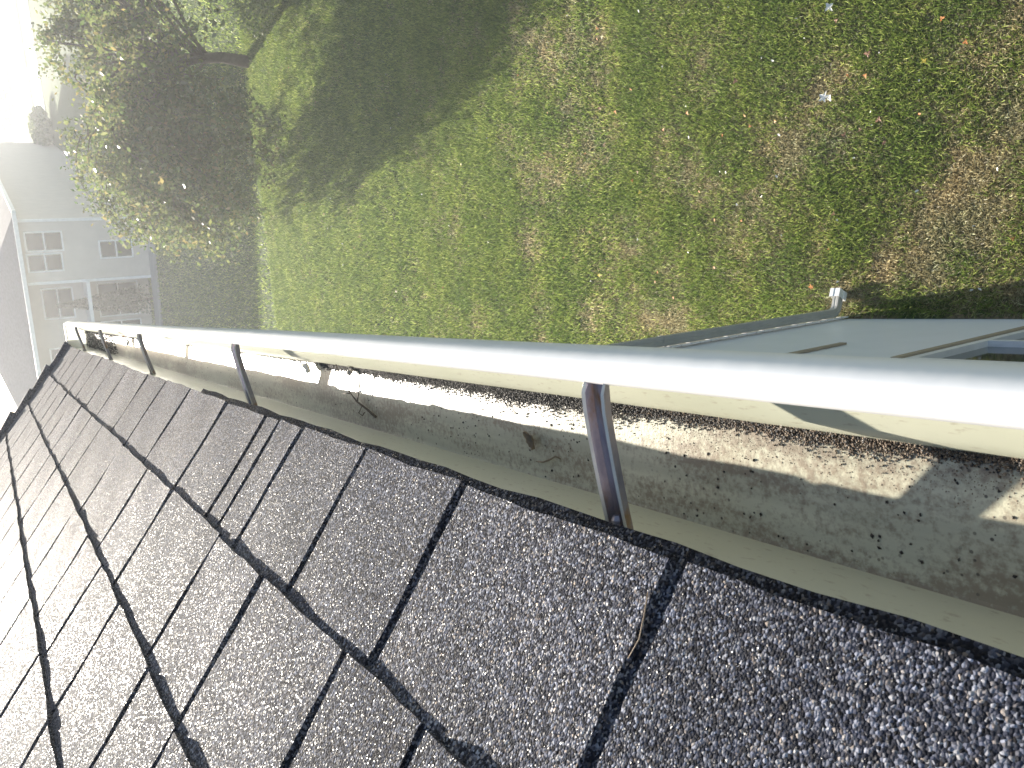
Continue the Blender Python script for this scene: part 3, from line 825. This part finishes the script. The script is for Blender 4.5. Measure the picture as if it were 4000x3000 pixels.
np_mesh('foliage', V, Fi, dkm, cf); MB().tube([(c_.x, c_.y, 0), (c_.x, c_.y, 3.6)], [.06, .02], 6).build('trunk', bark, cf)

# ------------------------------------------------------------------ street far behind, in sun
asph = mat_simple('sunlit_asphalt', (.10, .10, .11), .85, 0, .15, 1.5); conc = mat_simple('pale_concrete', (.62, .60, .56), .8, 0, .06, 1)
def strip(name, y0, y1, z, mat):
    o = MB().box(-120, 200, y0, y1, -.015, z).build(name, mat); return tag(o, kind='structure')
strip('driveway', 79, 88, .03, conc); strip('pavement', 91, 95, .05, conc); strip('road', 101, 119, .02, asph); strip('path', 123, 128, .05, conc); strip('road', 138, 150, .02, asph)
vergem = mat_simple('verge_grass', (.10, .17, .04), .9, 0, .3, .8)
def mailbox(x, y, h, lb):
    t = empty('mailbox', (x, y, 0)); tag(t, lb, 'mailbox')
    MB().box(x-.09, x+.09, y-.09, y+.09, -.05, h).build('post', white_trim, t)
    mb = MB(); pr = [(-.35, 0), (.35, 0), (.35, .4), (.25, .6), (0, .68), (-.25, .6), (-.35, .4)]
    mb.v += [(x+a, y-.5, h+b+.002) for a, b in pr]+[(x+a, y+.5, h+b+.002) for a, b in pr]; k = len(pr)
    mb.f += [tuple(range(k)), tuple(range(k, 2*k))[::-1]]+[(q, (q+1) % k, k+(q+1) % k, k+q) for q in range(k)]
    mb.build('box', white_trim, t)
mailbox(23.6, 97, 1.5, 'white post-mounted box beside the sunny street, nearer of two')
mailbox(25.0, 111, 1.8, 'white post-mounted box beyond the sunny street, farther of two')
# dark hedge end between lawn and street
shrub('hedge_shrub', (15.2, 76, 0), 1.7, 1.5, 5000, .18, palem, 'dark rounded bush at the far end of the pale house wall')
shrub('hedge_shrub', (28, 126, 0), 3.5, 3.0, 4000, .35, dkm, 'dark distant bush on the far side of the street')
for (x, y, s, lb) in ((40, 150, 4.6, 'broad distant tree beyond the street, nearest the frame corner'), (24, 160, 4.9, 'broad distant tree behind the street, closer to the house wall')):
    shrub('distant_tree', (x, y, 0), s, s*1.6, 9000, .5, dkm, lb, 'tree')

# ------------------------------------------------------------------ haze added to stand in for the lens's veiling glare
hz = bpy.data.materials.new('glare_haze'); hz.use_nodes = True; hn = hz.node_tree
for n_ in list(hn.nodes):
    if n_.type != 'OUTPUT_MATERIAL': hn.nodes.remove(n_)
pv = hn.nodes.new('ShaderNodeVolumePrincipled'); pv.inputs['Color'].default_value = (.93, .95, 1, 1); pv.inputs['Density'].default_value = .0029
pv.inputs['Anisotropy'].default_value = .45
hn.links.new(pv.outputs[0], [n_ for n_ in hn.nodes if n_.type == 'OUTPUT_MATERIAL'][0].inputs['Volume'])
hb = MB().box(-700, 700, -700, 700, -1.2, 9.2).build('haze', hz); tag(hb, 'added pale haze over the lawn standing in for veiling glare', 'haze', kind='stuff')
